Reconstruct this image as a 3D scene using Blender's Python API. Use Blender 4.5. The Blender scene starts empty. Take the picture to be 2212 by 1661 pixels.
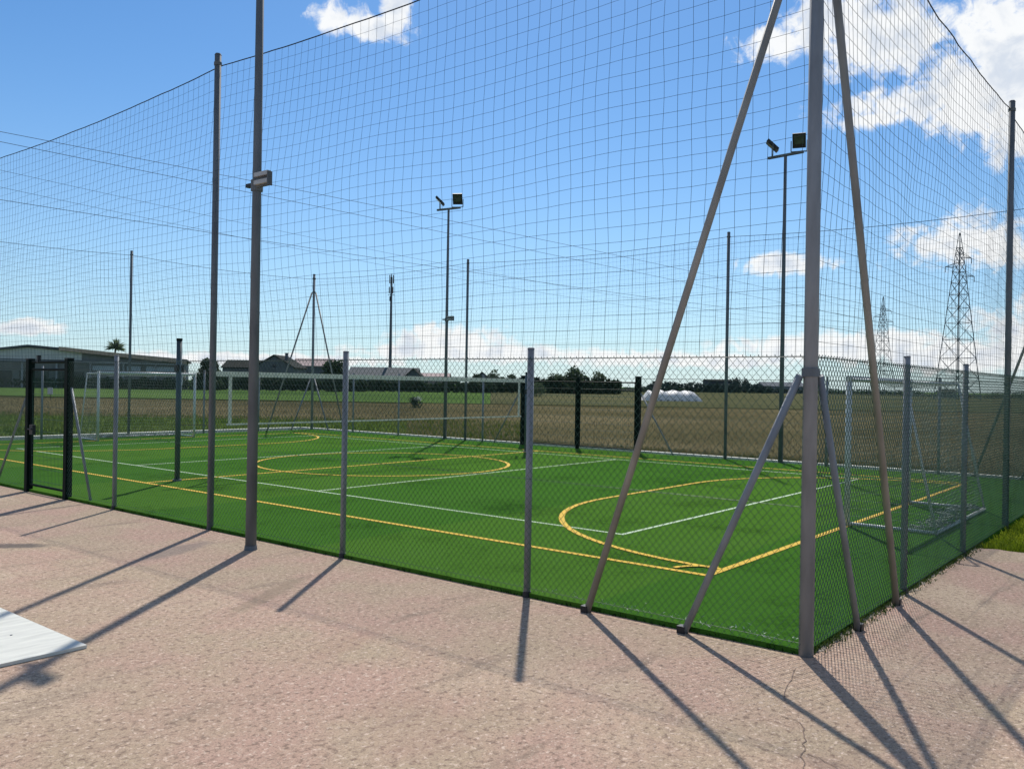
import bpy, math, random
import numpy as np
from mathutils import Vector, Matrix

random.seed(7); np.random.seed(7)
SC = bpy.context.scene
COL = SC.collection

# ------------------------------------------------------------------ camera
# world axes: X and Y run along the two near sides of the pitch, the near corner pole is the origin
CAM = Vector((-6.074, -2.190, 1.876))
FWD = Vector((0.77828, 0.62791, 0.0)); RGT = Vector((0.62791, -0.77828, 0.0)); UPV = Vector((0, 0, 1))
ROLL = math.radians(0.965)
FPX, PW, PH, HOR = 1865.0, 2212.0, 1661.0, 1.3     # focal length and frame measured on a 2212 px wide print
cd = bpy.data.cameras.new('camera'); cam = bpy.data.objects.new('camera', cd); COL.objects.link(cam)
cd.sensor_width = 36.0; cd.lens = FPX / PW * 36.0; cd.clip_start = 0.05; cd.clip_end = 9000
_r = (RGT * math.cos(ROLL) + UPV * math.sin(ROLL)).normalized()
_u = (UPV * math.cos(ROLL) - RGT * math.sin(ROLL)).normalized()
_f = (FWD + _u * (HOR / FPX)).normalized(); _u = _r.cross(_f)
cam.matrix_world = Matrix(((_r.x, _u.x, -_f.x, CAM.x), (_r.y, _u.y, -_f.y, CAM.y), (_r.z, _u.z, -_f.z, CAM.z), (0, 0, 0, 1)))
SC.camera = cam

def unroll(x, y):
    c, s = math.cos(ROLL), math.sin(ROLL); dx = x - PW / 2; dy = y - PH / 2
    return c * dx + s * dy, -s * dx + c * dy - HOR
def at(x, y, depth):
    """world point seen at print position (x, y), 'depth' metres ahead"""
    a, b = unroll(x, y)
    return CAM + FWD * depth + RGT * (a / FPX * depth) + UPV * (-b / FPX * depth)
def gnd(x, depth, z=0.0):
    p = at(x, PH / 2, depth); return Vector((p.x, p.y, z))
def depth_of(x, y):
    return FPX * CAM.z / unroll(x, y)[1]

# ------------------------------------------------------------------ exposure, sun, sky
SC.view_settings.view_transform = 'Standard'; SC.view_settings.look = 'None'
SC.view_settings.exposure = 0.0; SC.view_settings.gamma = 1.0; SC.view_settings.use_curve_mapping = False
SUN_EL, SUN_AZ = math.radians(45.2), math.atan2(0.803, 0.596)
sd = Vector((math.sin(SUN_AZ) * math.cos(SUN_EL), math.cos(SUN_AZ) * math.cos(SUN_EL), math.sin(SUN_EL)))
sl = bpy.data.lights.new('sun', 'SUN'); sl.energy = 4.6; sl.angle = math.radians(0.9); sl.color = (1.0, 0.955, 0.89)
so = bpy.data.objects.new('sun', sl); COL.objects.link(so); so.rotation_euler = sd.to_track_quat('Z', 'Y').to_euler(); so.location = (0, 0, 40)

SC.cycles.max_bounces = 5; SC.cycles.diffuse_bounces = 2; SC.cycles.glossy_bounces = 2; SC.cycles.transmission_bounces = 2
W = bpy.data.worlds.new('World'); SC.world = W; W.use_nodes = True
def build_world():
    nt = W.node_tree; nt.nodes.clear(); N = nt.nodes.new; L = nt.links.new
    def val(sock, v):
        if isinstance(v, bpy.types.NodeSocket): L(v, sock)
        else: sock.default_value = v
    def m(op, a, b=0.0, c=None, clamp=False):
        n = N('ShaderNodeMath'); n.operation = op; n.use_clamp = clamp
        val(n.inputs[0], a); val(n.inputs[1], b)
        if c is not None: val(n.inputs[2], c)
        return n.outputs[0]
    def vm(op, a, b=None, out=0):
        n = N('ShaderNodeVectorMath'); n.operation = op; val(n.inputs[0], a)
        if b is not None: val(n.inputs[1], b)
        return n.outputs[out]
    def noise(vec, scale, detail, rough=0.55, dist=0.0):
        n = N('ShaderNodeTexNoise'); L(vec, n.inputs['Vector']); n.inputs['Scale'].default_value = scale
        n.inputs['Detail'].default_value = detail; n.inputs['Roughness'].default_value = rough; n.inputs['Distortion'].default_value = dist
        return n.outputs['Fac']
    def mix(f, a, b):
        n = N('ShaderNodeMix'); n.data_type = 'RGBA'; val(n.inputs['Factor'], f); val(n.inputs['A'], a); val(n.inputs['B'], b); return n.outputs['Result']
    def sstep(v, lo, hi):
        n = N('ShaderNodeMapRange'); n.interpolation_type = 'SMOOTHSTEP'; val(n.inputs[0], v); n.inputs[1].default_value = lo; n.inputs[2].default_value = hi; return n.outputs[0]
    sky = N('ShaderNodeTexSky'); sky.sky_type = 'NISHITA'; sky.sun_disc = False
    sky.sun_elevation = SUN_EL; sky.sun_rotation = SUN_AZ; sky.altitude = 0; sky.air_density = 1.0; sky.dust_density = 0.25; sky.ozone_density = 3.0
    hs = N('ShaderNodeHueSaturation'); hs.inputs['Saturation'].default_value = 1.12; hs.inputs['Value'].default_value = 1.0; 
    tn = N('ShaderNodeMix'); tn.data_type = 'RGBA'; tn.blend_type = 'MULTIPLY'; tn.inputs['Factor'].default_value = 1.0
    L(sky.outputs[0], tn.inputs['A']); tn.inputs['B'].default_value = (0.75, 0.95, 1.12, 1); L(tn.outputs['Result'], hs.inputs['Color'])
    tc = N('ShaderNodeTexCoord'); d = vm('NORMALIZE', tc.outputs['Generated'])
    df = vm('DOT_PRODUCT', d, tuple(FWD), 1); dr = vm('DOT_PRODUCT', d, tuple(RGT), 1)
    sep = N('ShaderNodeSeparateXYZ'); L(d, sep.inputs[0]); z = sep.outputs[2]
    az = m('ARCTAN2', dr, df); el = m('ARCSINE', z)
    cb = N('ShaderNodeCombineXYZ'); L(az, cb.inputs[0]); L(el, cb.inputs[1]); ae = cb.outputs[0]
    # cumulus clouds: centre x, y and half sizes in print pixels
    blobs = [(742, 44, 60, 32), (852, 30, 32, 50), (800, 62, 72, 26),
             (1690, 92, 76, 36), (1765, 58, 90, 48), (1870, 66, 100, 72), (1945, 66, 84, 80),
             (2100, 190, 124, 74), (2190, 110, 124, 110), (1975, 224, 135, 38), (1905, 256, 80, 18), (2270, 220, 130, 90),
             (2085, 516, 100, 50), (2170, 545, 75, 34), (1690, 570, 84, 19), (48, 707, 52, 14),
             (985, 737, 115, 30), (1040, 762, 250, 18), (1420, 776, 260, 18), (560, 776, 260, 11),
             (1800, 750, 230, 26), (2090, 768, 190, 28), (2300, 720, 120, 60)]
    acc = None
    for (x, y, rx, ry) in blobs:
        a, b = unroll(x, y); A = math.atan2(a, FPX); E = math.atan2(-b, math.hypot(FPX, a))
        n = N('ShaderNodeVectorMath'); n.operation = 'MULTIPLY_ADD'; L(ae, n.inputs[0]); n.inputs[1].default_value = (FPX / rx, FPX / ry, 0); n.inputs[2].default_value = (-A * FPX / rx, -E * FPX / ry, 0)
        q = vm('LENGTH', n.outputs[0], out=1)
        acc = q if acc is None else m('SMOOTH_MIN', acc, q, 0.25)
    acc = m('SUBTRACT', 1.0, acc)
    acc = m('MAXIMUM', acc, -1.5)
    n1 = noise(d, 15.0, 5.0, 0.6, 0.5); n2 = noise(d, 58.0, 5.0, 0.65, 0.5)
    field = m('ADD', acc, m('ADD', m('MULTIPLY', m('SUBTRACT', n1, 0.5), 1.9), m('MULTIPLY', m('SUBTRACT', n2, 0.5), 1.9)))
    mask = sstep(field, -0.34, 0.40)
    # fair-weather clouds round the unseen sky, cover raised to make the ambient light more neutral
    pl = N('ShaderNodeCombineXYZ'); zz = m('MAXIMUM', z, 0.06)
    L(m('DIVIDE', sep.outputs[0], zz), pl.inputs[0]); L(m('DIVIDE', sep.outputs[1], zz), pl.inputs[1])
    n3 = noise(pl.outputs[0], 1.1, 5.0, 0.58, 0.3)
    off = sstep(m('MAXIMUM', m('MULTIPLY', m('ABSOLUTE', az), 1.3), m('ADD', el, 0.25)), 0.8, 1.05)
    mask2 = m('MULTIPLY', m('MULTIPLY', sstep(n3, 0.50, 0.66), off), sstep(z, 0.02, 0.12))
    mask = m('MAXIMUM', mask, mask2)
    mask = m('MULTIPLY', mask, sstep(z, -0.01, 0.0))
    n4 = noise(d, 24.0, 4.0, 0.55, 0.3)
    shade = sstep(m('ADD', m('MULTIPLY', n4, 1.0), m('MULTIPLY', field, -0.16)), 0.22, 0.48)
    cc = mix(shade, (7.0, 7.6, 8.5, 1), (9.9, 10.0, 10.0, 1))
    # the low sky pales in the moist air near the ground
    pale = m('MULTIPLY', m('POWER', m('SUBTRACT', 1.0, m('MAXIMUM', z, 0.0)), 6.0), 0.62)
    skyc = mix(pale, hs.outputs[0], (6.6, 8.4, 9.6, 1))
    bg = N('ShaderNodeBackground'); bg.inputs['Strength'].default_value = 0.10
    L(mix(m('MULTIPLY', mask, 0.96), skyc, cc), bg.inputs['Color'])
    out = N('ShaderNodeOutputWorld'); L(bg.outputs[0], out.inputs['Surface'])
build_world()

# ------------------------------------------------------------------ materials
MATS = {}
def mat(name, col, rough=0.7, metal=0.0, var=0.0, scale=4.0, bump=0.0, bscale=40.0, col2=None, detail=5.0, spec=0.4, trans=0.0, stretch=None):
    if name in MATS: return MATS[name]
    M = bpy.data.materials.new(name); M.use_nodes = True; nt = M.node_tree; N = nt.nodes.new; L = nt.links.new
    P = nt.nodes['Principled BSDF']; P.inputs['Roughness'].default_value = rough; P.inputs['Metallic'].default_value = metal
    P.inputs['Specular IOR Level'].default_value = spec
    tc = N('ShaderNodeTexCoord'); vec = tc.outputs['Object']
    if stretch:
        mp = N('ShaderNodeMapping'); L(vec, mp.inputs[0]); mp.inputs['Scale'].default_value = stretch; vec = mp.outputs[0]
    if col2 is None:
        col2 = tuple(min(1, c * (1 + var)) for c in col); colA = tuple(c * (1 - var) for c in col)
    else: colA = col
    n = N('ShaderNodeTexNoise'); L(vec, n.inputs['Vector']); n.inputs['Scale'].default_value = scale; n.inputs['Detail'].default_value = detail
    r = N('ShaderNodeValToRGB'); L(n.outputs['Fac'], r.inputs[0])
    r.color_ramp.elements[0].position = 0.32; r.color_ramp.elements[1].position = 0.68
    r.color_ramp.elements[0].color = (*colA, 1); r.color_ramp.elements[1].color = (*col2, 1)
    L(r.outputs[0], P.inputs['Base Color'])
    if bump:
        b = N('ShaderNodeTexNoise'); L(vec, b.inputs['Vector']); b.inputs['Scale'].default_value = bscale; b.inputs['Detail'].default_value = 4
        k = N('ShaderNodeBump'); k.inputs['Strength'].default_value = bump; k.inputs['Distance'].default_value = 0.01
        L(b.outputs['Fac'], k.inputs['Height']); L(k.outputs[0], P.inputs['Normal'])
    if trans:
        T = N('ShaderNodeBsdfTranslucent'); L(r.outputs[0], T.inputs['Color']); mx = N('ShaderNodeMixShader'); mx.inputs[0].default_value = trans
        out = nt.nodes['Material Output']; L(P.outputs[0], mx.inputs[1]); L(T.outputs[0], mx.inputs[2]); L(mx.outputs[0], out.inputs['Surface'])
    MATS[name] = M; return M

STEEL = mat('galvanised_steel', (0.245, 0.262, 0.282), 0.6, 0.2, 0.18, 9, 0.05, 60, spec=.25, stretch=(1, 1, 0.25))
STEELD = mat('weathered_steel', (0.135, 0.152, 0.168), 0.65, 0.1, 0.22, 7, spec=.2, stretch=(1, 1, 0.25))
BROWNST = mat('rust_tinged_steel', (0.27, 0.26, 0.235), 0.6, 0.15, 0.25, 5, stretch=(1, 1, 0.3))
GREENP = mat('dark_green_paint', (0.004, 0.011, 0.009), 0.6, 0.0, 0.3, 6, spec=.08)
WIREG = mat('green_plastic_wire', (0.035, 0.085, 0.065), 0.5, 0.0, 0.25, 3)
NETD = mat('dark_net_cord', (0.03, 0.048, 0.062), 0.8, 0.0, 0.2, 3)
ROPE = mat('black_rope', (0.02, 0.022, 0.03), 0.85, 0.0, 0.2, 5)
WHITEP = mat('white_paint', (0.56, 0.58, 0.57), 0.4, 0.0, 0.06, 6)
WHITEN = mat('white_net_cord', (0.27, 0.33, 0.30), 0.8, 0.0, 0.1, 6)
TAPE = mat('white_tape', (0.66, 0.67, 0.62), 0.7, 0.0, 0.08, 6, trans=.4)
BLACKP = mat('black_housing', (0.012, 0.014, 0.018), 0.5, 0.0, 0.2, 8)
LENS = mat('lamp_glass', (0.05, 0.06, 0.055), 0.15, 0.0, 0.4, 6)
KERB = mat('kerb_concrete', (0.72, 0.71, 0.62), 0.9, 0.0, 0.14, 5, 0.2, 30)
CONC = mat('rough_concrete', (0.33, 0.27, 0.21), 0.95, 0.0, 0.25, 14, 0.6, 40)
YEL = mat('yellow_turf_line', (0.66, 0.42, 0.03), 0.9, 0.0, 0.2, 30, 0.4, 90)
WHI = mat('white_turf_line', (0.50, 0.62, 0.42), 0.9, 0.0, 0.18, 30, 0.4, 90)

# ------------------------------------------------------------------ mesh helpers
def mesh_obj(name, V, F, material, parent=None, smooth=False):
    me = bpy.data.meshes.new(name)
    if isinstance(F, np.ndarray):
        V = np.asarray(V, dtype=np.float32); nf, k = F.shape
        me.vertices.add(len(V)); me.vertices.foreach_set('co', V.ravel())
        me.loops.add(nf * k); me.loops.foreach_set('vertex_index', F.astype(np.int32).ravel())
        me.polygons.add(nf); me.polygons.foreach_set('loop_start', np.arange(0, nf * k, k, dtype=np.int32))
        me.update(calc_edges=True)
    else:
        me.from_pydata([tuple(v) for v in V], [], F); me.update()
    if smooth: me.polygons.foreach_set('use_smooth', [True] * len(me.polygons))
    me.materials.append(material)
    o = bpy.data.objects.new(name, me); COL.objects.link(o)
    if parent is not None: o.parent = parent
    return o
def tag(o, label=None, cat=None, group=None, kind=None):
    if label: o['label'] = label
    if cat: o['category'] = cat
    if group: o['group'] = group
    if kind: o['kind'] = kind
    return o
def empty(name, loc=(0, 0, 0), rz=0.0, **kw):
    o = bpy.data.objects.new(name, None); COL.objects.link(o); o.location = loc; o.rotation_euler = (0, 0, rz); o.empty_display_size = 0.2
    return tag(o, **kw)
def copy_tree(o, parent=None):
    c = o.copy(); COL.objects.link(c); c.parent = parent
    for ch in list(o.children): copy_tree(ch, c)
    return c
class MB:
    """collects pieces of one part"""
    def __init__(s): s.V = []; s.F = []
    def add(s, V, F):
        b = len(s.V); s.V += [Vector(v) for v in V]; s.F += [[b + i for i in f] for f in F]; return s
    def box(s, c, d, R=None):
        c = Vector(c); pts = [Vector((x * d[0] / 2, y * d[1] / 2, z * d[2] / 2)) for x in (-1, 1) for y in (-1, 1) for z in (-1, 1)]
        if R is not None: pts = [R @ p for p in pts]
        return s.add([c + p for p in pts], [(0, 1, 3, 2), (4, 6, 7, 5), (0, 4, 5, 1), (2, 3, 7, 6), (0, 2, 6, 4), (1, 5, 7, 3)])
    def tube(s, a, b, r0, r1=None, n=10, cap=True):
        a = Vector(a); b = Vector(b); r1 = r0 if r1 is None else r1; ax = (b - a).normalized()
        t = Vector((0, 0, 1)) if abs(ax.z) < 0.9 else Vector((1, 0, 0)); e1 = ax.cross(t).normalized(); e2 = ax.cross(e1)
        V = []; F = []
        for k in range(n):
            w = 2 * math.pi * k / n; dv = e1 * math.cos(w) + e2 * math.sin(w); V += [a + dv * r0, b + dv * r1]
        for k in range(n):
            j = (k + 1) % n; F.append((2 * k, 2 * k + 1, 2 * j + 1, 2 * j))
        if cap: F += [[2 * k for k in range(n)], [2 * k + 1 for k in range(n - 1, -1, -1)]]
        return s.add(V, F)
    def prism(s, poly, v):
        v = Vector(v); poly = [Vector(p) for p in poly]; n = len(poly)
        return s.add(poly + [p + v for p in poly], [list(range(n))[::-1], [n + i for i in range(n)]] + [(i, (i + 1) % n, n + (i + 1) % n, n + i) for i in range(n)])
    def build(s, name, material, parent=None, smooth=False):
        o = mesh_obj(name, s.V, s.F, material, parent)
        if smooth:
            for p in o.data.polygons: p.use_smooth = len(p.vertices) == 4
        return o
def cords(P, r, sides=3):
    """P (N,K,3) polylines -> thin tubes as arrays"""
    P = np.asarray(P, dtype=np.float64); Nn, K, _ = P.shape
    T = np.gradient(P, axis=1); T /= np.linalg.norm(T, axis=2, keepdims=True) + 1e-9
    ref = np.where(np.abs(T[..., 2:3]) < 0.8, np.array([0, 0, 1.0]), np.array([0.6, 0.8, 0.0]))
    e1 = np.cross(T, ref); e1 /= np.linalg.norm(e1, axis=2, keepdims=True) + 1e-9; e2 = np.cross(T, e1)
    ang = np.arange(sides) * 2 * np.pi / sides
    V = P[:, :, None, :] + r * (e1[:, :, None, :] * np.cos(ang)[None, None, :, None] + e2[:, :, None, :] * np.sin(ang)[None, None, :, None])
    idx = np.arange(Nn * K * sides).reshape(Nn, K, sides); nx = np.roll(idx, -1, axis=2)
    F = np.stack([idx[:, :-1], idx[:, 1:], nx[:, 1:], nx[:, :-1]], axis=-1).reshape(-1, 4)
    return V.reshape(-1, 3), F
def join_arrays(lst):
    V = []; F = []; b = 0
    for v, f in lst: V.append(v); F.append(f + b); b += len(v)
    return np.concatenate(V), np.concatenate(F)
def sheet(name, poly, z, material, parent=None):
    return mesh_obj(name, [(p[0], p[1], z) for p in poly], [list(range(len(poly)))], material, parent)
def wav(a, b, seed):
    """smooth wobble field, about +-1"""
    rs = np.random.RandomState(seed); o = 0
    for k in range(5):
        fa, fb, ph = rs.uniform(-1, 1) * (k + 1) * 0.9, rs.uniform(-1, 1) * (k + 1) * 0.9, rs.uniform(0, 6.3)
        o = o + np.sin(a * fa + b * fb + ph) / (k + 1.3)
    return o / 1.6

# ================================================================== SETTING
# ---- open ground to the horizon
def ground_material(name, cols, s1, s2, bump=0.5):
    M = bpy.data.materials.new(name); M.use_nodes = True; nt = M.node_tree; N = nt.nodes.new; L = nt.links.new
    P = nt.nodes['Principled BSDF']; P.inputs['Roughness'].default_value = 0.95; P.inputs['Specular IOR Level'].default_value = 0.0
    tc = N('ShaderNodeTexCoord')
    a = N('ShaderNodeTexNoise'); a.inputs['Scale'].default_value = s1; a.inputs['Detail'].default_value = 6; L(tc.outputs['Object'], a.inputs['Vector'])
    b = N('ShaderNodeTexNoise'); b.inputs['Scale'].default_value = s2; b.inputs['Detail'].default_value = 8; b.inputs['Roughness'].default_value = 0.7; L(tc.outputs['Object'], b.inputs['Vector'])
    ad = N('ShaderNodeMath'); ad.operation = 'MULTIPLY_ADD'; L(b.outputs['Fac'], ad.inputs[0]); ad.inputs[1].default_value = 0.55; L(a.outputs['Fac'], ad.inputs[2])
    r = N('ShaderNodeValToRGB'); L(ad.outputs[0], r.inputs[0]); el = r.color_ramp.elements
    while len(el) < len(cols): el.new(0.5)
    for i, c in enumerate(cols): el[i].position = 0.55 + 0.45 * i / (len(cols) - 1); el[i].color = (*c, 1)
    L(r.outputs[0], P.inputs['Base Color'])
    k = N('ShaderNodeBump'); k.inputs['Strength'].default_value = bump; k.inputs['Distance'].default_value = 0.08; L(b.outputs['Fac'], k.inputs['Height']); L(k.outputs[0], P.inputs['Normal'])
    return M
GREENF = ground_material('green_field', [(0.0524, 0.0967, 0.0282), (0.0846, 0.1451, 0.0403), (0.1128, 0.1773, 0.0524)], 0.03, 2.0)
BROWNF = ground_material('dry_meadow', [(0.0726, 0.0681, 0.0321), (0.1234, 0.1059, 0.0534), (0.1815, 0.1513, 0.0837)], 0.06, 3.0)
OLIVEF = ground_material('olive_field', [(0.0702, 0.078, 0.0374), (0.1014, 0.103, 0.0515), (0.1326, 0.1217, 0.0655)], 0.02, 1.5)
SOILF = ground_material('field_edge', [(0.015, 0.02, 0.008), (0.028, 0.028, 0.012), (0.035, 0.033, 0.018)], 0.2, 3.0)
GRASSN = ground_material('rough_grass', [(0.0562, 0.0938, 0.0187), (0.0844, 0.1313, 0.0263), (0.1219, 0.15, 0.0375)], 0.5, 6.0)
R = 4000
tag(sheet('ground', [(-R, -R), (R, -R), (R, R), (-R, R)], -0.10, GREENF), kind='structure')
def strip(name, x0, x1, d0, d1, z, m):
    p = [gnd(x0, d0), gnd(x1, d0), gnd(x1, d1), gnd(x0, d1)]
    return tag(sheet(name, [(v.x, v.y) for v in p], z, m), kind='structure')
strip('grass_verge', -2600, 4200, 16, 44, -0.075, GRASSN)
strip('dry_meadow', -1800, 900, 44, 82, -0.065, BROWNF)
tag(sheet('dry_meadow', [tuple(gnd(880, 31))[:2], (15.6, 12.5), (15.6, -40), tuple(gnd(3800, 40))[:2], tuple(gnd(3800, 84))[:2], tuple(gnd(880, 84))[:2]], -0.06, BROWNF), kind='structure')
strip('field_edge', -1800, 3800, 84, 88, -0.068, SOILF)
tag(sheet('lawn', [(5.5, -30), (15.2, -30), (15.2, -.02), (5.5, -.02)], -0.03, ground_material('lawn_soil', [(0.10, 0.14, 0.012), (0.15, 0.19, 0.018), (0.20, 0.22, 0.03)], 0.8, 9.0)), kind='structure')
strip('olive_field', 1060, 4200, 88, 900, -0.064, OLIVEF)

# ---- pavement of pink-beige concrete
def pavement_material():
    M = bpy.data.materials.new('pink_beige_concrete'); M.use_nodes = True; nt = M.node_tree; N = nt.nodes.new; L = nt.links.new
    P = nt.nodes['Principled BSDF']; P.inputs['Roughness'].default_value = 0.93; P.inputs['Specular IOR Level'].default_value = 0.15
    tc = N('ShaderNodeTexCoord'); co = tc.outputs['Object']
    def noise(s, det, rough=0.6, vec=co):
        n = N('ShaderNodeTexNoise'); n.inputs['Scale'].default_value = s; n.inputs['Detail'].default_value = det; n.inputs['Roughness'].default_value = rough; L(vec, n.inputs['Vector']); return n.outputs['Fac']
    def mix(f, a, b, mode='MIX'):
        n = N('ShaderNodeMix'); n.data_type = 'RGBA'; n.blend_type = mode
        for s, v in (('Factor', f), ('A', a), ('B', b)):
            if isinstance(v, bpy.types.NodeSocket): L(v, n.inputs[s])
            else: n.inputs[s].default_value = v
        return n.outputs['Result']
    def ramp(f, lo, hi):
        n = N('ShaderNodeMapRange'); n.interpolation_type = 'SMOOTHSTEP'; L(f, n.inputs[0]); n.inputs[1].default_value = lo; n.inputs[2].default_value = hi; return n.outputs[0]
    c = mix(ramp(noise(0.9, 5), 0.35, 0.65), (0.46, 0.35, 0.235, 1), (0.50, 0.325, 0.245, 1))      # beige to pink
    c = mix(ramp(noise(0.55, 4, 0.6), 0.52, 0.72), c, (0.55, 0.42, 0.29, 1))                       # pale worn patches
    mp = N('ShaderNodeMapping'); L(co, mp.inputs[0]); mp.inputs['Rotation'].default_value = (0, 0, 0.7); mp.inputs['Scale'].default_value = (0.5, 2.6, 1)
    c = mix(ramp(noise(1.3, 6, 0.65, mp.outputs[0]), 0.54, 0.74), c, (0.29, 0.215, 0.155, 1))          # brushed darker streaks
    sp = noise(75, 3, 0.75); c = mix(ramp(sp, 0.48, 0.72), c, (0.185, 0.135, 0.105, 1))                 # dark aggregate
    s2 = noise(52, 3, 0.7); c = mix(ramp(s2, 0.56, 0.74), c, (0.66, 0.53, 0.40, 1))                    # light aggregate
    g1 = noise(23, 3, 0.65); c = mix(ramp(g1, 0.50, 0.68), c, mix(0.85, c, (0.21, 0.145, 0.105, 1))); g2 = noise(29, 3, 0.65); c = mix(ramp(g2, 0.55, 0.70), c, mix(0.85, c, (0.74, 0.58, 0.45, 1)))
    v = N('ShaderNodeTexVoronoi'); v.inputs['Scale'].default_value = 130; L(co, v.inputs['Vector'])
    c = mix(ramp(v.outputs['Distance'], 0.0, 0.35), mix(0.35, c, (0.15, 0.11, 0.09, 1)), c)
    # a dark patch near the gate
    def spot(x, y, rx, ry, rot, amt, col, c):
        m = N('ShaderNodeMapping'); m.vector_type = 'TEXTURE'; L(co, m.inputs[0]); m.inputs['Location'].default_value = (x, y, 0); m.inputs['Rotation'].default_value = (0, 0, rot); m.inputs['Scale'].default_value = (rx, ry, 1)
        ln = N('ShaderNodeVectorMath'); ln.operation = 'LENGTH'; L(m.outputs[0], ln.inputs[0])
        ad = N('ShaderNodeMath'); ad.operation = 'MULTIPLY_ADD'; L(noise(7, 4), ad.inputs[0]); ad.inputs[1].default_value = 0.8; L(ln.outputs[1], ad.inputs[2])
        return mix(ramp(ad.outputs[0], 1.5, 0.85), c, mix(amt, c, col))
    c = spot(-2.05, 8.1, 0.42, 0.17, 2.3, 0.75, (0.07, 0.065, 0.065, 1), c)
    c = spot(-1.0, 6.6, 0.75, 0.2, 0.4, 0.5, (0.17, 0.15, 0.14, 1), c)
    c = spot(-2.7, 1.2, 0.6, 0.35, 0.9, 0.2, (0.36, 0.20, 0.16, 1), c)
    c = spot(-2.0, 2.6, 0.5, 0.16, 0.3, 0.25, (0.36, 0.20, 0.155, 1), c)
    c = spot(-1.5, 4.2, 0.9, 0.12, 0.5, 0.5, (0.24, 0.19, 0.125, 1), c)
    c = spot(-1.9, -0.9, 0.5, 0.3, 0.5, 0.2, (0.37, 0.21, 0.165, 1), c)
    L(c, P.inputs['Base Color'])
    k = N('ShaderNodeBump'); k.inputs['Strength'].default_value = 0.55; k.inputs['Distance'].default_value = 0.006
    ad = N('ShaderNodeMath'); ad.operation = 'ADD'; L(sp, ad.inputs[0]); L(s2, ad.inputs[1]); L(ad.outputs[0], k.inputs['Height']); L(k.outputs[0], P.inputs['Normal'])
    return M
def ragged(x0, y0, x1, y1, n, amp, seed):
    rs = random.Random(seed); out = []
    for i in range(n + 1):
        t = i / n; e = (rs.uniform(-amp, amp)) if 0 < i < n else 0
        nx, ny = -(y1 - y0), (x1 - x0); l = math.hypot(nx, ny); out.append((x0 + (x1 - x0) * t + nx / l * e, y0 + (y1 - y0) * t + ny / l * e))
    return out
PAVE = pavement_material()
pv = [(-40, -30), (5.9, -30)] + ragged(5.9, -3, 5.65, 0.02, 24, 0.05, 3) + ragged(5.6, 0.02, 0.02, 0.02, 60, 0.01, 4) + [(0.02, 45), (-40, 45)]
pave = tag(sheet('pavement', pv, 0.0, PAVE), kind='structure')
CRK = mat('crack_dirt', (0.26, 0.185, 0.14), 1.0, 0, 0.3, 20)
def crack(pts, w):
    rs = random.Random(len(pts) * 17); P = []
    for (a, b) in zip(pts[:-1], pts[1:]):
        for k in range(6):
            t = k / 6; P.append(Vector((a[0] + (b[0] - a[0]) * t + rs.uniform(-.012, .012), a[1] + (b[1] - a[1]) * t + rs.uniform(-.012, .012), 0.004)))
    P.append(Vector((*pts[-1], 0.004))); V = []; F = []
    for i, p in enumerate(P):
        q = (P[min(i + 1, len(P) - 1)] - P[max(i - 1, 0)]).normalized(); nn = Vector((-q.y, q.x, 0)) * w * rs.uniform(0.3, 1.0) * (0.15 if i in (0, len(P) - 1) else 1)
        V += [p + nn, p - nn]
    for i in range(len(P) - 1): F.append((2 * i, 2 * i + 1, 2 * i + 3, 2 * i + 2))
    mesh_obj('crack', V, F, CRK, pave)
def px(x, y):
    p = at(x, y, depth_of(x, y)); return (p.x, p.y)
crack([px(1722, 1440), px(1692, 1500), px(1700, 1520)], 0.0035)
crack([px(1690, 1545), px(1730, 1560), px(1738, 1600), px(1733, 1640), px(1738, 1690)], 0.004)
crack([px(1745, 1625), px(1790, 1650), px(1850, 1685)], 0.003)

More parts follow.
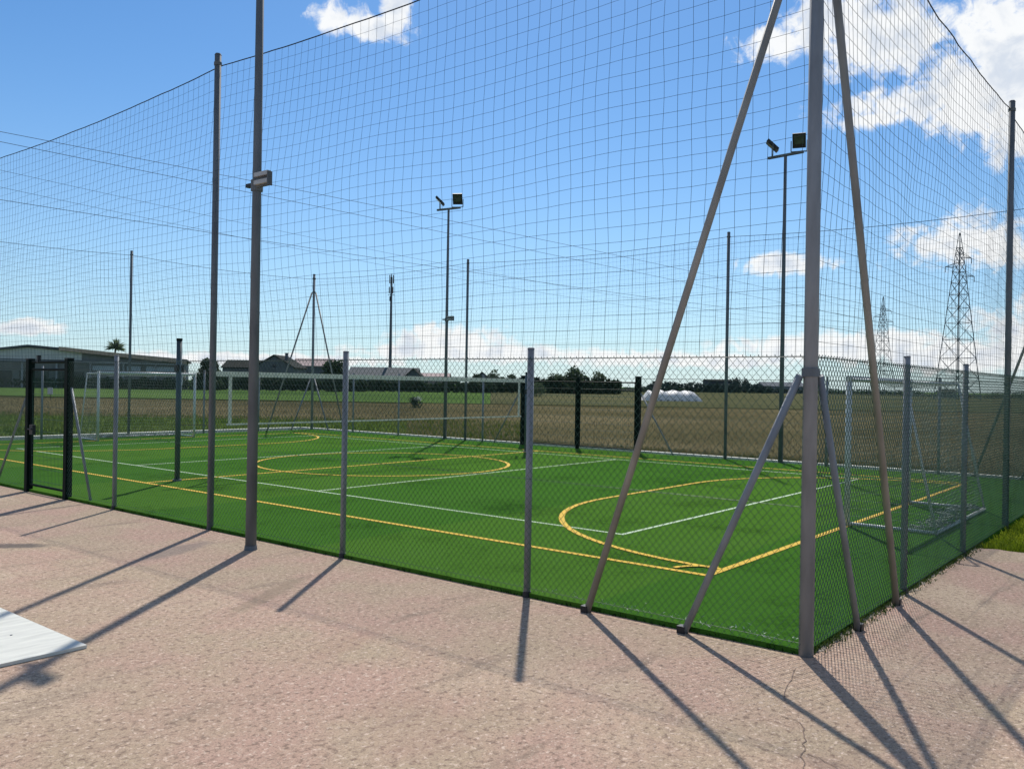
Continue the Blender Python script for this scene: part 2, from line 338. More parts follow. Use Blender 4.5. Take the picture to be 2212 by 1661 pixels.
# ---- artificial turf on its slab
LX, LY = 15.0, 24.7
def turf_material():
    M = bpy.data.materials.new('artificial_turf'); M.use_nodes = True; nt = M.node_tree; N = nt.nodes.new; L = nt.links.new
    P = nt.nodes['Principled BSDF']; P.inputs['Roughness'].default_value = 0.95; P.inputs['Specular IOR Level'].default_value = 0.0
    tc = N('ShaderNodeTexCoord'); co = tc.outputs['Object']
    def noise(s, det, rough=0.6):
        n = N('ShaderNodeTexNoise'); n.inputs['Scale'].default_value = s; n.inputs['Detail'].default_value = det; n.inputs['Roughness'].default_value = rough; L(co, n.inputs['Vector']); return n.outputs['Fac']
    a = noise(0.6, 4); b = noise(16, 6, 0.85)
    ad = N('ShaderNodeMath'); ad.operation = 'MULTIPLY_ADD'; L(b, ad.inputs[0]); ad.inputs[1].default_value = 1.1; L(a, ad.inputs[2])
    r = N('ShaderNodeValToRGB'); L(ad.outputs[0], r.inputs[0]); r.color_ramp.elements[0].position = 0.75; r.color_ramp.elements[1].position = 1.3
    r.color_ramp.elements[0].color = (0.010, 0.042, 0.005, 1); r.color_ramp.elements[1].color = (0.050, 0.142, 0.019, 1)
    # rolls of turf laid across the pitch: the pile of every other roll leans the other way; sand lies unevenly in it
    sx = N('ShaderNodeSeparateXYZ'); L(co, sx.inputs[0])
    pp = N('ShaderNodeMath'); pp.operation = 'PINGPONG'; L(sx.outputs[1], pp.inputs[0]); pp.inputs[1].default_value = 3.7
    st = N('ShaderNodeMapRange'); L(pp.outputs[0], st.inputs[0]); st.inputs[1].default_value = 1.83; st.inputs[2].default_value = 1.87
    def mx(f, A, B):
        n = N('ShaderNodeMix'); n.data_type = 'RGBA'; L(f, n.inputs['Factor']); L(A, n.inputs['A'])
        if isinstance(B, tuple): n.inputs['B'].default_value = B
        else: L(B, n.inputs['B'])
        return n.outputs['Result']
    hs = N('ShaderNodeHueSaturation'); hs.inputs['Value'].default_value = 1.13; hs.inputs['Hue'].default_value = 0.488; L(r.outputs[0], hs.inputs['Color'])
    c1 = mx(st.outputs[0], r.outputs[0], hs.outputs[0])
    sa = N('ShaderNodeMapRange'); sa.interpolation_type = 'SMOOTHSTEP'; L(noise(0.32, 6, 0.65), sa.inputs[0]); sa.inputs[1].default_value = 0.50; sa.inputs[2].default_value = 0.78; sa.inputs[4].default_value = 0.32
    c2 = mx(sa.outputs[0], c1, (0.085, 0.16, 0.045, 1))
    L(c2, P.inputs['Base Color'])
    P.inputs['Sheen Weight'].default_value = 0.06; P.inputs['Sheen Roughness'].default_value = 0.6; P.inputs['Sheen Tint'].default_value = (0.35, 0.6, 0.12, 1)
    k = N('ShaderNodeBump'); k.inputs['Strength'].default_value = 0.9; k.inputs['Distance'].default_value = 0.02; L(b, k.inputs['Height']); L(k.outputs[0], P.inputs['Normal'])
    return M
TURF = turf_material()
sl_ = MB().box((LX / 2 + 0.02, LY / 2 + 0.02, -0.03), (LX + 0.06, LY + 0.06, 0.14)).build('pitch', TURF); tag(sl_, kind='structure')
ZT = 0.04
def line(name, pts, w, z, m):
    V = []; F = []; n = len(pts); closed = (Vector(pts[0]) - Vector(pts[-1])).length < 1e-6
    for i in range(n):
        a = Vector(pts[max(i - 1, 0)]) if not (closed and i == 0) else Vector(pts[-2]); b = Vector(pts[min(i + 1, n - 1)]) if not (closed and i == n - 1) else Vector(pts[1])
        q = (b - a).normalized(); nn = Vector((-q.y, q.x)) * w / 2; c = Vector(pts[i]); V += [(*(c + nn), z), (*(c - nn), z)]
    for i in range(n - 1): F.append((2 * i, 2 * i + 1, 2 * i + 3, 2 * i + 2))
    return mesh_obj(name, V, F, m, sl_)
YX0, YX1, YY0, YY1 = 1.74, 13.3, 1.61, 23.1
yw, ww = 0.08, 0.055
line('yellow_sideline', [(YX0, YY0 - .04), (YX0, YY1 + .04)], yw, ZT + .006, YEL)
line('yellow_sideline', [(YX1, YY0 - .04), (YX1, YY1 + .04)], yw, ZT + .006, YEL)
line('yellow_goal_line', [(YX0 + .04, YY0), (YX1 - .04, YY0)], yw, ZT + .006, YEL)
line('yellow_goal_line', [(YX0 + .04, YY1), (YX1 - .04, YY1)], yw, ZT + .006, YEL)
line('yellow_halfway_line', [(YX0 + .04, 12.4), (YX1 - .04, 12.4)], yw, ZT + .006, YEL)
line('yellow_centre_circle', [(7.52 + 2.85 * math.cos(t * math.pi / 40), 12.5 + 2.85 * math.sin(t * math.pi / 40)) for t in range(81)], yw, ZT + .009, YEL)
for yy, s in ((YY0, 1), (YY1, -1)):
    pts = [(5.95 - 3.85 * math.cos(t * math.pi / 36), yy + s * (.04 + 3.85 * math.sin(t * math.pi / 36))) for t in range(19)]
    pts += [(9.1 + 3.85 * math.sin(t * math.pi / 36), yy + s * (.04 + 3.85 * math.cos(t * math.pi / 36))) for t in range(19)]
    line('yellow_goal_area', pts, yw, ZT + .009, YEL)
line('yellow_corner_arc', [(YX0 + 0.42 * math.cos(t * math.pi / 16), YY0 + 0.42 * math.sin(t * math.pi / 16)) for t in range(1, 8)], 0.06, ZT + .012, YEL)
VX0, VX1, VY0, VY1 = 3.18, 12.6, 3.47, 21.5
line('white_court_line', [(VX0, VY0 - .03), (VX0, VY1 + .03)], ww, ZT + .003, WHI)
line('white_court_line', [(VX1, VY0 - .03), (VX1, VY1 + .03)], ww, ZT + .003, WHI)
for y in (VY0, 9.45, 15.5, VY1): line('white_court_line', [(VX0 + .03, y), (VX1 - .03, y)], ww, ZT + .003, WHI)
# kerbs outside the far sides
k1 = tag(MB().box((15.32, 10.0, 0.0), (0.18, 31.4, 0.16)).build('kerb', KERB), kind='structure')
k2 = tag(MB().box((5.0, 25.75, 0.0), (20.4, 0.26, 0.16)).build('kerb', KERB), kind='structure')

# ================================================================== FENCES
H_MESH = 2.12
def chain_mesh(P0, D, Nn, length, seed, rw=0.0017):
    """woven diamond wire; P0 start, D along, Nn across"""
    P0 = np.array(P0); D = np.array(D); Nn = np.array(Nn); w, h = 0.062, 0.070; z0 = 0.05; H = H_MESH - z0; dx = H * w / h
    lst = []
    for sgn in (1, -1):
        starts = np.arange(-dx, length + dx, w) if sgn > 0 else np.arange(0, length + 2 * dx, w) - 0
        a = starts; t0 = np.zeros_like(a); t1 = np.ones_like(a)
        if sgn > 0: t0 = np.clip(-a / dx, 0, 1); t1 = np.clip((length - a) / dx, 0, 1)
        else: t0 = np.clip((a - length) / dx, 0, 1); t1 = np.clip(a / dx, 0, 1)
        ok = t1 - t0 > 0.02; a, t0, t1 = a[ok], t0[ok], t1[ok]
        K = 8; t = t0[:, None] + (t1 - t0)[:, None] * np.linspace(0, 1, K)[None]
        s = a[:, None] + sgn * dx * t; z = z0 + H * t
        off = 0.010 * wav(s, z * 2, seed) + sgn * 0.0014
        z = z + 0.004 * wav(s * 1.5, z, seed + 3)
        lst.append(cords(P0 + s[..., None] * D + z[..., None] * np.array([0, 0, 1.0]) + off[..., None] * Nn, rw))
    s = np.arange(0, length, w)[:, None] + np.zeros((1, 2)); z = H_MESH + np.array([[-0.004, 0.010]]) + np.zeros_like(s)
    off = 0.010 * wav(s, z * 2, seed)
    lst.append(cords(P0 + s[..., None] * D + z[..., None] * np.array([0, 0, 1.0]) + off[..., None] * Nn, 0.003))
    return join_arrays(lst)
def hwire(P0, D, length, z, r=0.0025, sag=0.0, n=40):
    s = np.linspace(0, length, n); P = np.array(P0)[None] + s[:, None] * np.array(D)[None]; P[:, 2] = z - sag * np.abs(np.sin(s * math.pi / 2.5))
    return cords(P[None], r, 4)
def post(parent, x, y, h=2.21, r=0.031, m=STEEL, name='post'):
    b = MB().tube((x, y, -0.15), (x, y, h - 0.012), r, n=12)
    b.tube((x, y, h - 0.012), (x, y, h), r + 0.003, r - 0.004, n=12)
    if x + parent.location.x < 14 and y + parent.location.y < 13: MB().tube((x, y, -.02), (x, y, .05), r + .012, r + .006, n=10).build('base_sleeve', BLACKP, parent)
    return b.build(name, m, parent, True)
def clamp_row(parent, x, y, zs, r):
    for z in zs: MB().tube((x, y, z - .015), (x, y, z + .015), r, n=10).build('clamp', STEELD, parent)
def brace(parent, a, b, r=0.026, m=STEEL):
    a = Vector(a); b = Vector(b); q = (b - a).normalized()
    o = MB().tube(a, b, r, n=10); return o.build('brace', m, parent, True)
def fence(name, label, runs, posts, seed, rw=0.0017):
    f = empty(name, (runs[0][0][0], runs[0][0][1], 0), label=label, cat='fence', group='green chain-link fences round the pitch'); ox, oy = f.location.x, f.location.y
    for (P0, D, Nn, ln) in runs:
        P = (P0[0] - ox, P0[1] - oy, 0)
        V, F = chain_mesh(P, D, Nn, ln, seed, rw); tag(mesh_obj('wire_mesh', V, F, WIREG, f), kind='stuff')
        for z, nm in ((H_MESH - .01, 'top_wire'), (1.05, 'middle_wire'), (0.09, 'bottom_wire')):
            v, ff = hwire(P, D, ln, z, 0.0022 if z > 2 else 0.0018); mesh_obj(nm, v, ff, WIREG, f)
        seed += 11
    for (x, y) in posts: post(f, x - ox, y - oy)
    return f
D_Y = (0, 1, 0); D_X = (1, 0, 0)
O = 0.035
fL = fence('chain_link_fence', 'green chain-link fence nearest the viewer along the pink pavement', [((-O, 0, 0), D_Y, (1, 0, 0), 11.44), ((-O, 12.95, 0), D_Y, (1, 0, 0), LY - 12.95)],
           [(0, 2.5), (0, 5.0), (0, 10.0), (0, 14.4), (0, 20.0), (0, 22.4)], 20)
fR = fence('chain_link_fence', 'green chain-link fence running right from the near corner behind the goal', [((0, -O, 0), D_X, (0, 1, 0), LX)],
           [(2.5, 0), (5.0, 0), (10.0, 0), (12.5, 0)], 60, 0.0028)
fF = fence('chain_link_fence', 'green chain-link fence along the far long side before the brown meadow', [((LX + O, 0, 0), D_Y, (-1, 0, 0), 10.18), ((LX + O, 14.42, 0), D_Y, (-1, 0, 0), LY - 14.42)],
           [(LX, 2.5), (LX, 5.0), (LX, 16.0), (LX, 19.9), (LX, 22.3)], 90)
fE = fence('chain_link_fence', 'green chain-link fence at the far end behind the distant goal', [((0, LY + O, 0), D_X, (0, -1, 0), LX)],
           [(2.5, LY), (5.1, LY), (10.4, LY), (12.6, LY)], 130)
for (a, b) in (((0, 10.84, 0.02), (0, 11.45, 1.72)), ((0, 14.32, 0.02), (0, 12.93, 1.72))): brace(fL, (a[0] + .035 + 0.06, a[1], a[2]), (b[0] + .035 + .02, b[1], b[2]), 0.02)
for (a, b) in (((-.07, 15.5, 0.02), (-.07, 14.45, 1.7)), ((-.07, 9.1, 0.02), (-.07, 10.15, 1.7))): brace(fF, (a[0], a[1], a[2]), (b[0], b[1], b[2]), 0.02)

# ---- ball-stop nets
def net(label, P0, D, Nn, stops, ztop, seed, cell=0.125, z0=2.115):
    """stops: pole positions along D; rope sags between them"""
    n = empty('ball_stop_net', (P0[0], P0[1], 0), label=label, cat='net', group='tall square-mesh nets round the pitch')
    D = np.array(D, float); Nn = np.array(Nn, float); L = stops[-1] - stops[0]
    def top(s):
        o = np.zeros_like(s)
        for a, b in zip(stops[:-1], stops[1:]):
            m = (s >= a) & (s <= b); t = (s - a) / (b - a); o = np.where(m, 4 * t * (1 - t) * 0.014 * (b - a), o)
        return ztop - o
    def pos(s, v):
        zt = top(np.clip(s, stops[0], stops[-1])); z = z0 + (zt - z0) * v
        slack = np.sin(np.clip(v, 0, 1) * np.pi)
        s2 = s + (0.03 * wav(s * .6, v * 4, seed) + 0.012 * wav(s * 4, v * 16, seed + 4)) * np.clip(slack + .25, 0, 1)
        z2 = z - (0.07 + 0.05 * wav(s * 1.3, v * 3, seed + 1)) * slack + 0.008 * wav(s * 5, v * 14, seed + 5) * slack
        off = 0.15 * slack * wav(s * .45, v * 2.0, seed + 2) + 0.012 * wav(s * 6, v * 9, seed + 6)
        return s2[..., None] * D + off[..., None] * Nn + z2[..., None] * np.array([0, 0, 1.0])
    ns = int(L / cell); nv = int((ztop - z0) / cell)
    S = np.linspace(stops[0], stops[-1], ns + 1); Vv = np.linspace(0, 1, nv + 1)
    A = pos(S[:, None] + 0 * Vv[None], Vv[None] + 0 * S[:, None])
    st = max(1, ns // 110)
    B = np.transpose(A, (1, 0, 2))[:, ::1]
    V, F = join_arrays([cords(A, 0.0017), cords(B, 0.0017)]); tag(mesh_obj('netting', V, F, NETD, n), kind='stuff')
    s = np.linspace(stops[0], stops[-1], 120)
    v, f = cords(pos(s, np.ones_like(s))[None], 0.0065, 5); mesh_obj('top_rope', v, f, ROPE, n)
    v, f = cords(pos(s, np.zeros_like(s))[None], 0.004, 4); mesh_obj('bottom_rope', v, f, ROPE, n)
    return n
net('dark square-mesh net above the fence nearest the viewer', (0.03, 0, 0), D_Y, (1, 0, 0), [0, 7.5, 17.4, LY], 5.82, 201)
net('dark square-mesh net above the fence right of the near corner', (0, 0.03, 0), D_X, (0, 1, 0), [0, 7.65, LX], 5.86, 231)
net('dark square-mesh net above the far fence in front of the brown meadow', (LX - .03, 0, 0), D_Y, (-1, 0, 0), [0, 7.62, 16.75, LY], 5.84, 261)
net('dark square-mesh net above the far end fence behind the distant goal', (0, LY - .03, 0), D_X, (0, -1, 0), [0, 7.75, LX], 5.82, 291)

# ---- tall net poles
def tall_pole(x, y, label, h=5.95, r=0.041):
    t = empty('net_pole', (x, y, 0), label=label, cat='pole', group='tall steel poles of the ball-stop nets')
    MB().tube((0, 0, -.2), (0, 0, h), r, n=14).build('shaft', STEELD, t, True)
    MB().tube((0, 0, h), (0, 0, h + .02), r + .003, r - .008, n=14).build('cap', STEELD, t)
    MB().tube((0, 0, h - .13), (0, 0, h - .09), r + .007, n=12).build('rope_clamp', STEELD, t)
    MB().tube((0, 0, 2.0), (0, 0, 2.03), r + .006, n=12).build('rope_clamp', STEELD, t)
    return t
tall_pole(0, 7.54, 'tall dark pole beside the light mast on the near fence')
tall_pole(0, 17.4, 'tall pole on the near fence beyond the dark green gate')
tall_pole(7.68, 0, 'tall pole at the right edge rising from the right-hand fence')
tall_pole(LX, 7.62, 'tall thin pole on the far fence left of the right-hand light mast')
tall_pole(LX, 16.75, 'tall thin pole on the far fence just right of the distant light mast')
tall_pole(7.75, LY, 'tall thin pole on the far end fence above the long shed')
def corner(x, y, sx, sy, label, h=6.0):
    t = empty('corner_pole', (x, y, 0), label=label, cat='pole', group='braced corner poles of the pitch')
    MB().tube((0, 0, -.2), (0, 0, h), 0.051, 0.047, n=18).build('shaft', STEEL, t, True)
    MB().tube((0, 0, h), (0, 0, h + .02), .056, .04, n=16).build('cap', STEELD, t)
    for z in (5.32, 2.0, 5.84): MB().tube((0, 0, z - .03), (0, 0, z + .03), 0.062, n=16).build('collar', STEELD, t)
    for (bx, by, z, r, m) in ((0, sy * 1.82, 5.3, .029, BROWNST), (sx * 2.0, 0, 5.3, .031, BROWNST), (0, sy * .93, 1.98, .028, STEEL), (sx * .93, 0, 1.98, .026, STEEL)):
        q = Vector((bx, by, 0)).normalized(); o = Vector((-.075 * sx * abs(q.y), -.075 * sy * abs(q.x), 0))
        brace(t, (bx + o.x, by + o.y, -0.03), (q.x * .06 + o.x * .6, q.y * .06 + o.y * .6, z), r, m)
        MB().box((bx + o.x, by + o.y, 0.02), (.065, .065, .07)).build('foot', BLACKP, t)
    return t
corner(0, 0, 1, 1, 'thick braced steel pole at the near corner of the pitch')
corner(LX, LY, -1, -1, 'braced corner pole with two slanting struts at the distant corner')
corner(LX, 0, -1, 1, 'braced corner pole beyond the right edge with one slanting strut showing')
corner(0, LY, 1, -1, 'braced corner pole beyond the left edge at the far end')

# ---- gates
def leaf(parent, a, b, nbar, m=GREENP, zt=2.0):
    a = Vector(a); b = Vector(b); d = (b - a).normalized(); L = (b - a).length
    for q in (a, b): MB().tube(q + Vector((0, 0, .12)), q + Vector((0, 0, zt)), .02, n=8).build('stile', m, parent)
    for z in (.12, zt): MB().tube(a + Vector((0, 0, z)), b + Vector((0, 0, z)), .02, n=8).build('rail', m, parent)
    S = np.linspace(0.03, L - .03, nbar); A = np.array(a); Dn = np.array(d)
    P = A + S[:, None, None] * Dn; P = np.repeat(P, 2, axis=1); P[:, 0, 2] = .12; P[:, 1, 2] = zt
    v1, f1 = cords(P, .0025, 4)
    zz = np.arange(.2, zt, .2); Q = np.repeat((A + np.array([0, 0, 0.0]))[None, None], len(zz), axis=0); Q = np.concatenate([Q, Q + L * Dn], axis=1); Q[:, :, 2] = zz[:, None]
    v2, f2 = cords(Q, .003, 4); V, F = join_arrays([(v1, f1), (v2, f2)]); tag(mesh_obj('gate_mesh', V, F, WIREG if m is GREENP else m, parent), kind='stuff')
g = empty('gate', (0, 12.2, 0), label='dark green single gate with square posts in the near fence', cat='gate')
for y in (-.71, .69):
    MB().box((0, y, 1.06), (.10, .10, 2.20)).build('gate_post', GREENP, g); MB().box((0, y, 2.17), (.106, .106, .02)).build('cap', BLACKP, g)
leaf(g, (0, -.63, 0), (0, .61, 0), 25)
MB().tube((0, -.66, 2.12), (0, .64, 2.12), .022, n=8).build('lintel', GREENP, g)
MB().box((0, .38, 2.17), (.05, .05, .12)).build('gate_knob', BLACKP, g)  # small dark knob on top of the gate
MB().box((-.03, .5, 1.02), (.05, .12, .16)).build('lock', BLACKP, g); MB().tube((-.08, .55, 1.03), (-.08, .42, 1.03), .012, n=6).build('handle', BLACKP, g)
g2 = empty('gate', (LX, 12.3, 0), label='dark green double gate with three posts in the far fence', cat='gate')
for y in (-2.04, 2.04):
    MB().box((0, y, 1.06), (.13, .13, 2.20)).build('gate_post', GREENP, g2); MB().box((0, y, 2.17), (.136, .136, .02)).build('cap', BLACKP, g2)
MB().box((0, 0, 1.08), (.07, .09, 2.12)).build('gate_post', GREENP, g2)
leaf(g2, (0, -1.95, 0), (0, -.07, 0), 30); leaf(g2, (0, .07, 0), (0, 1.95, 0), 30)

# ---- floodlight masts
def mast():
    t = empty('floodlight_mast', (0, 0, 0))
    MB().tube((0, 0, -.3), (0, 0, 7.75), .062, .038, n=16).build('shaft', STEELD, t, True)
    MB().tube((0, 0, -.02), (0, 0, .05), .075, .066, n=16).build('base_collar', STEELD, t)
    MB().box((0, 0, 7.78), (.06, .95, .06)).build('crossbar', STEELD, t)
    for y, rz, tilt in ((-.36, math.radians(24), math.radians(-24)), (.36, math.radians(-58), math.radians(-46))):
        f = empty('floodlight', (0, y, 8.08), rz); f.parent = t
        Rm = Matrix.Rotation(tilt, 3, 'Y')
        MB().box((0, 0, 0), (.07, .32, .36), Rm).build('housing', BLACKP, f)
        MB().box(Rm @ Vector((-.040, 0, .03)), (.012, .24, .22), Rm).build('lens', LENS, f)
        b = MB().tube((0, -.19, -.27), (0, -.19, .0), .012, n=6); b.tube((0, .19, -.27), (0, .19, .0), .012, n=6); b.tube((0, -.19, -.27), (0, .19, -.27), .012, n=6); b.build('bracket', STEELD, f)
    c = empty('junction_box', (0, 0, 4.05)); c.parent = t
    MB().tube((0, 0, -.07), (0, 0, .05), .066, n=14).build('collar', STEELD, c)
    for z in (.065, -.02): MB().box((-.06, -.185, z + .02), (.05, .25, .045)).build('rail', mat('pale_zinc', (.42, .43, .43), .5, .1, .1, 8), c)
    MB().box((-.035, -.18, .02), (.03, .24, .13)).build('plate', STEELD, c); MB().box((-.06, -.317, .02), (.06, .014, .15)).build('end_cap', STEELD, c)
    MB().box((-.02, .10, .0), (.05, .10, .04)).build('stub', BLACKP, c)
    return t
m0 = mast(); m0.location = (-.41, 6.07, 0)
GM = 'floodlight masts round the pitch'
tag(m0, 'near light mast standing outside the fence on the pavement', 'light mast', GM)
m1 = copy_tree(m0); m1.location = (15.2, 17.85, 0); m1.rotation_euler = (0, 0, math.radians(8)); tag(m1, 'distant light mast with two floodlights left of the picture centre', 'light mast', GM)
m2 = copy_tree(m0); m2.location = (15.12, 6.18, 0); m2.rotation_euler = (0, 0, math.radians(-6)); 
for o in list(m2.children):
    if o.name.startswith('junction_box'):
        for ch in list(o.children): bpy.data.objects.remove(ch)
        bpy.data.objects.remove(o)
tag(m2, 'light mast with two floodlights just left of the thick corner pole', 'light mast', GM)

# ================================================================== PITCH EQUIPMENT
def vpost(x, y, h, r, label):
    t = empty('volleyball_post', (x, y, 0), label=label, cat='post', group='volleyball posts')
    MB().tube((0, 0, 0), (0, 0, h), r, n=16).build('shaft', mat('blue_grey_post', (.05, .085, .095), .45, .2, .15, 4), t, True)
    MB().tube((0, 0, h), (0, 0, h + .04), r + .006, n=14).build('cap', GREENP, t); MB().box((0, .0, h - .5), (r * 2 + .04, .09, .12)).build('winch', BLACKP, t)
    MB().tube((0, 0, ZT - .01), (0, 0, ZT + .03), r + .03, n=14).build('socket', STEELD, t)
    return t
vpost(2.32, 12.35, 2.58, .048, 'thick blue-grey net post near the dark green single gate')
vpost(12.75, 12.45, 2.2, .06, 'dark net post on the far side beside the double gate')
vn = empty('volleyball_net', (3.2, 12.42, 0), label='lowered volleyball net with white bands across the pitch', cat='net')
X0, X1 = 0.15, 9.25
MB().box(((X0 + X1) / 2 - .1, 0, 1.995), (X1 - X0 + .5, .012, .10)).build('top_band', TAPE, vn)
MB().box(((X0 + X1) / 2, 0, 1.03), (X1 - X0, .012, .032)).build('bottom_band', TAPE, vn)
for x in (X0 + .08, X1 - .1): MB().box((x, .004, 1.5), (.07, .012, .92)).build('side_band', TAPE, vn)
S = np.arange(X0, X1, .1); P = np.zeros((len(S), 2, 3)); P[:, :, 0] = S[:, None]; P[:, 0, 2] = 1.05; P[:, 1, 2] = 1.96
v1 = cords(P, .0014); Z = np.arange(1.1, 1.96, .1); Q = np.zeros((len(Z), 2, 3)); Q[:, 0, 0] = X0; Q[:, 1, 0] = X1; Q[:, :, 2] = Z[:, None]
V, F = join_arrays([v1, cords(Q, .0014)]); tag(mesh_obj('netting', V, F, NETD, vn), kind='stuff')
for z in (2.02, 1.03):
    MB().tube((-.86, -.05, z + .02), (X0 - .3, 0, z), .005, n=5).build('cord', ROPE, vn); MB().tube((X1 + .1, 0, z), (9.5, .03, z), .005, n=5).build('cord', ROPE, vn)

def goal(x, y, s, label):
    g = empty('goal', (x, y, ZT), label=label, cat='goal', group='white goals with nets')
    for xx in (-1.54, 1.54):
        MB().tube((xx, 0, 0), (xx, 0, 2.04), .04, n=14).build('goalpost', WHITEP, g, True)
        MB().tube((xx, 0, 1.99), (xx, s * .72, 1.97), .02, n=8).build('top_arm', WHITEP, g, True)
        MB().tube((xx, s * .72, 1.97), (xx, s * 1.12, .03), .018, n=8).build('back_stay', WHITEP, g, True)
        MB().tube((xx, s * .04, .03), (xx, s * 1.12, .03), .022, n=8).build('ground_bar', WHITEP, g, True)
    MB().tube((-1.58, 0, 2.0), (1.58, 0, 2.0), .04, n=14).build('crossbar', WHITEP, g, True)
    MB().tube((-1.54, s * 1.12, .03), (1.54, s * 1.12, .03), .024, n=8).build('back_bar', WHITEP, g, True)
    # net: roof and back as one hanging surface, plus the two sides
    U = np.linspace(-1.54, 1.54, 27); T = np.linspace(0, 1, 31)
    prof = np.array([[0, 1.98], [.72, 1.96], [.98, .95], [1.06, .2], [.9, .05], [.78, .06]]); cum = np.r_[0, np.cumsum(np.linalg.norm(np.diff(prof, axis=0), axis=1))]; cum /= cum[-1]
    yy = np.interp(T, cum, prof[:, 0]); zz = np.interp(T, cum, prof[:, 1])
    G = np.zeros((len(U), len(T), 3)); G[..., 0] = U[:, None]; G[..., 1] = s * (yy[None] + .05 * wav(U[:, None] * 2, T[None] * 6, 401)); G[..., 2] = np.maximum(.01, zz[None] + .035 * wav(U[:, None] * 3, T[None] * 5, 402) * (T[None] > .1) - .07 * np.exp(-((T[None] - .14) / .1) ** 2) * np.cos(U[:, None]))
    parts = [cords(G, .0019), cords(np.transpose(G, (1, 0, 2)), .0019)]
    for xx in (-1.54, 1.54):
        a = np.linspace(0, 1, 9); b = np.linspace(0, 1, 19); dep = 1.08 - .36 * b
        Sg = np.zeros((9, 19, 3)); Sg[..., 0] = xx + .03 * wav(a[:, None] * 4, b[None] * 5, 403); Sg[..., 1] = s * a[:, None] * dep[None]; Sg[..., 2] = .03 + 1.94 * b[None]
        parts += [cords(Sg, .0019), cords(np.transpose(Sg, (1, 0, 2)), .0019)]
    rs = np.random.RandomState(5); n = 46; K = 7                                # slack net gathered on the ground bar
    B = np.zeros((n, K, 3)); B[:, :, 0] = rs.uniform(-1.5, 1.4, n)[:, None] + np.linspace(0, .2, K) * rs.uniform(-1, 1, n)[:, None]
    B[:, :, 1] = s * (.78 + .30 * rs.rand(n)[:, None] + .12 * rs.uniform(-1, 1, (n, K))); B[:, :, 2] = .02 + .10 * rs.rand(n, K)
    parts.append(cords(B, .006))
    V, F = join_arrays(parts); tag(mesh_obj('netting', V, F, WHITEN, g), kind='stuff')
    return g
goal(7.53, YY0 + .02, -1, 'white goal with loose netting behind the right-hand fence')
goal(7.53, YY1 - .02, 1, 'white goal at the distant left end of the pitch')
# ---- white panel lying on the pavement
pn = empty('white_panel', (-3.24, 3.85, 0), label='white flat panel lying on the pavement at the left edge', cat='panel')
MB().box((-.75, 1.05, .013), (1.5, 2.1, .022)).build('board', mat('white_board', (.66, .65, .57), .8, 0, .10, 3, .15, 12, stretch=(1, 6, 1)), pn)
MB().tube((-.55, .62, .0245), (-.55, .62, .027), .035, n=14).build('hand_hole', BLACKP, pn)
for (x, y) in ((-.25, .62), (-.12, 1.4)): MB().tube((x, y, .0242), (x, y, .027), .009, n=8).build('screw', STEELD, pn)

# ---- rough edge of concrete and tufts along the right-hand fence
rs = random.Random(12)
e = MB(); V = []; F = []
nseg = 90
for i in range(nseg + 1):
    x = 0.1 + 5.5 * i / nseg; V += [(x, -.012 - abs(rs.gauss(.03, .018)), .003), (x, -.006, .016 + rs.uniform(-.008, .006)), (x, .02, .014)]
for i in range(nseg): F += [(3 * i, 3 * i + 3, 3 * i + 4, 3 * i + 1), (3 * i + 1, 3 * i + 4, 3 * i + 5, 3 * i + 2)]
tag(mesh_obj('concrete_edge', V, F, CONC), kind='structure')

# ================================================================== GRASS
def blades(name, pts, hmin, hmax, wid, m, label, seed, lean=.5):
    rs = np.random.RandomState(seed); P = np.asarray(pts, float); n = len(P); h = rs.uniform(hmin, hmax, n); a = rs.uniform(0, 6.28, n)
    d = np.stack([np.cos(a), np.sin(a), 0 * a], 1); a2 = rs.uniform(0, 6.28, n); ln = h * rs.uniform(.1, lean, n); l2 = np.stack([np.cos(a2) * ln, np.sin(a2) * ln, 0 * ln], 1)
    w = wid * rs.uniform(.6, 1.4, n)[:, None]
    up = np.array([0, 0, 1.0]); V = np.stack([P - d * w, P + d * w, P + l2 * .4 + up * h[:, None] * .6 + d * w * .7, P + l2 + up * h[:, None]], 1).reshape(-1, 3)
    F = np.arange(4 * n).reshape(n, 4)
    return tag(mesh_obj(name, V, F, m), label, 'grass', kind='stuff')
DRYG = mat('dry_grass', (.088, .082, .042), .95, 0, 0, .25, col2=(.15, .126, .073), trans=.5, spec=.05)
LUSH = mat('lush_grass', (.13, .19, .008), .8, 0, 0, .8, col2=(.30, .36, .025), trans=.5)
MIXG = mat('verge_grass', (.065, .115, .014), .9, 0, 0, .25, col2=(.15, .18, .04), trans=.3, spec=.05)
rs_ = np.random.RandomState(3)
def scatter(n, f):
    out = []
    for _ in range(n): out.append(f())
    return np.array(out)
def far_pts(n, xa, xb, da, db, z, pw=1.8):
    out = []
    for _ in range(n):
        x = rs_.uniform(xa, xb); d = da + (db - da) * rs_.rand() ** pw; p = gnd(x, d, z)
        if p.x > 15.45 or p.y > 25.9: out.append(p)
    return np.array([tuple(p) for p in out])
blades('dry_grass', far_pts(70000, 850, 2900, 18, 84, -.07), .03, .13, .009, DRYG, 'brown dry grass standing in the meadow beyond the far fence', 1)
blades('dry_grass', far_pts(14000, -300, 900, 44, 82, -.07, 1.0), .05, .16, .016, DRYG, 'brown dry grass strip beyond the far end of the pitch', 2)
blades('verge_grass', far_pts(26000, -300, 1150, 24, 46, -.08, 1.0), .06, .2, .014, MIXG, 'green verge grass behind the far end fence and corner', 4)
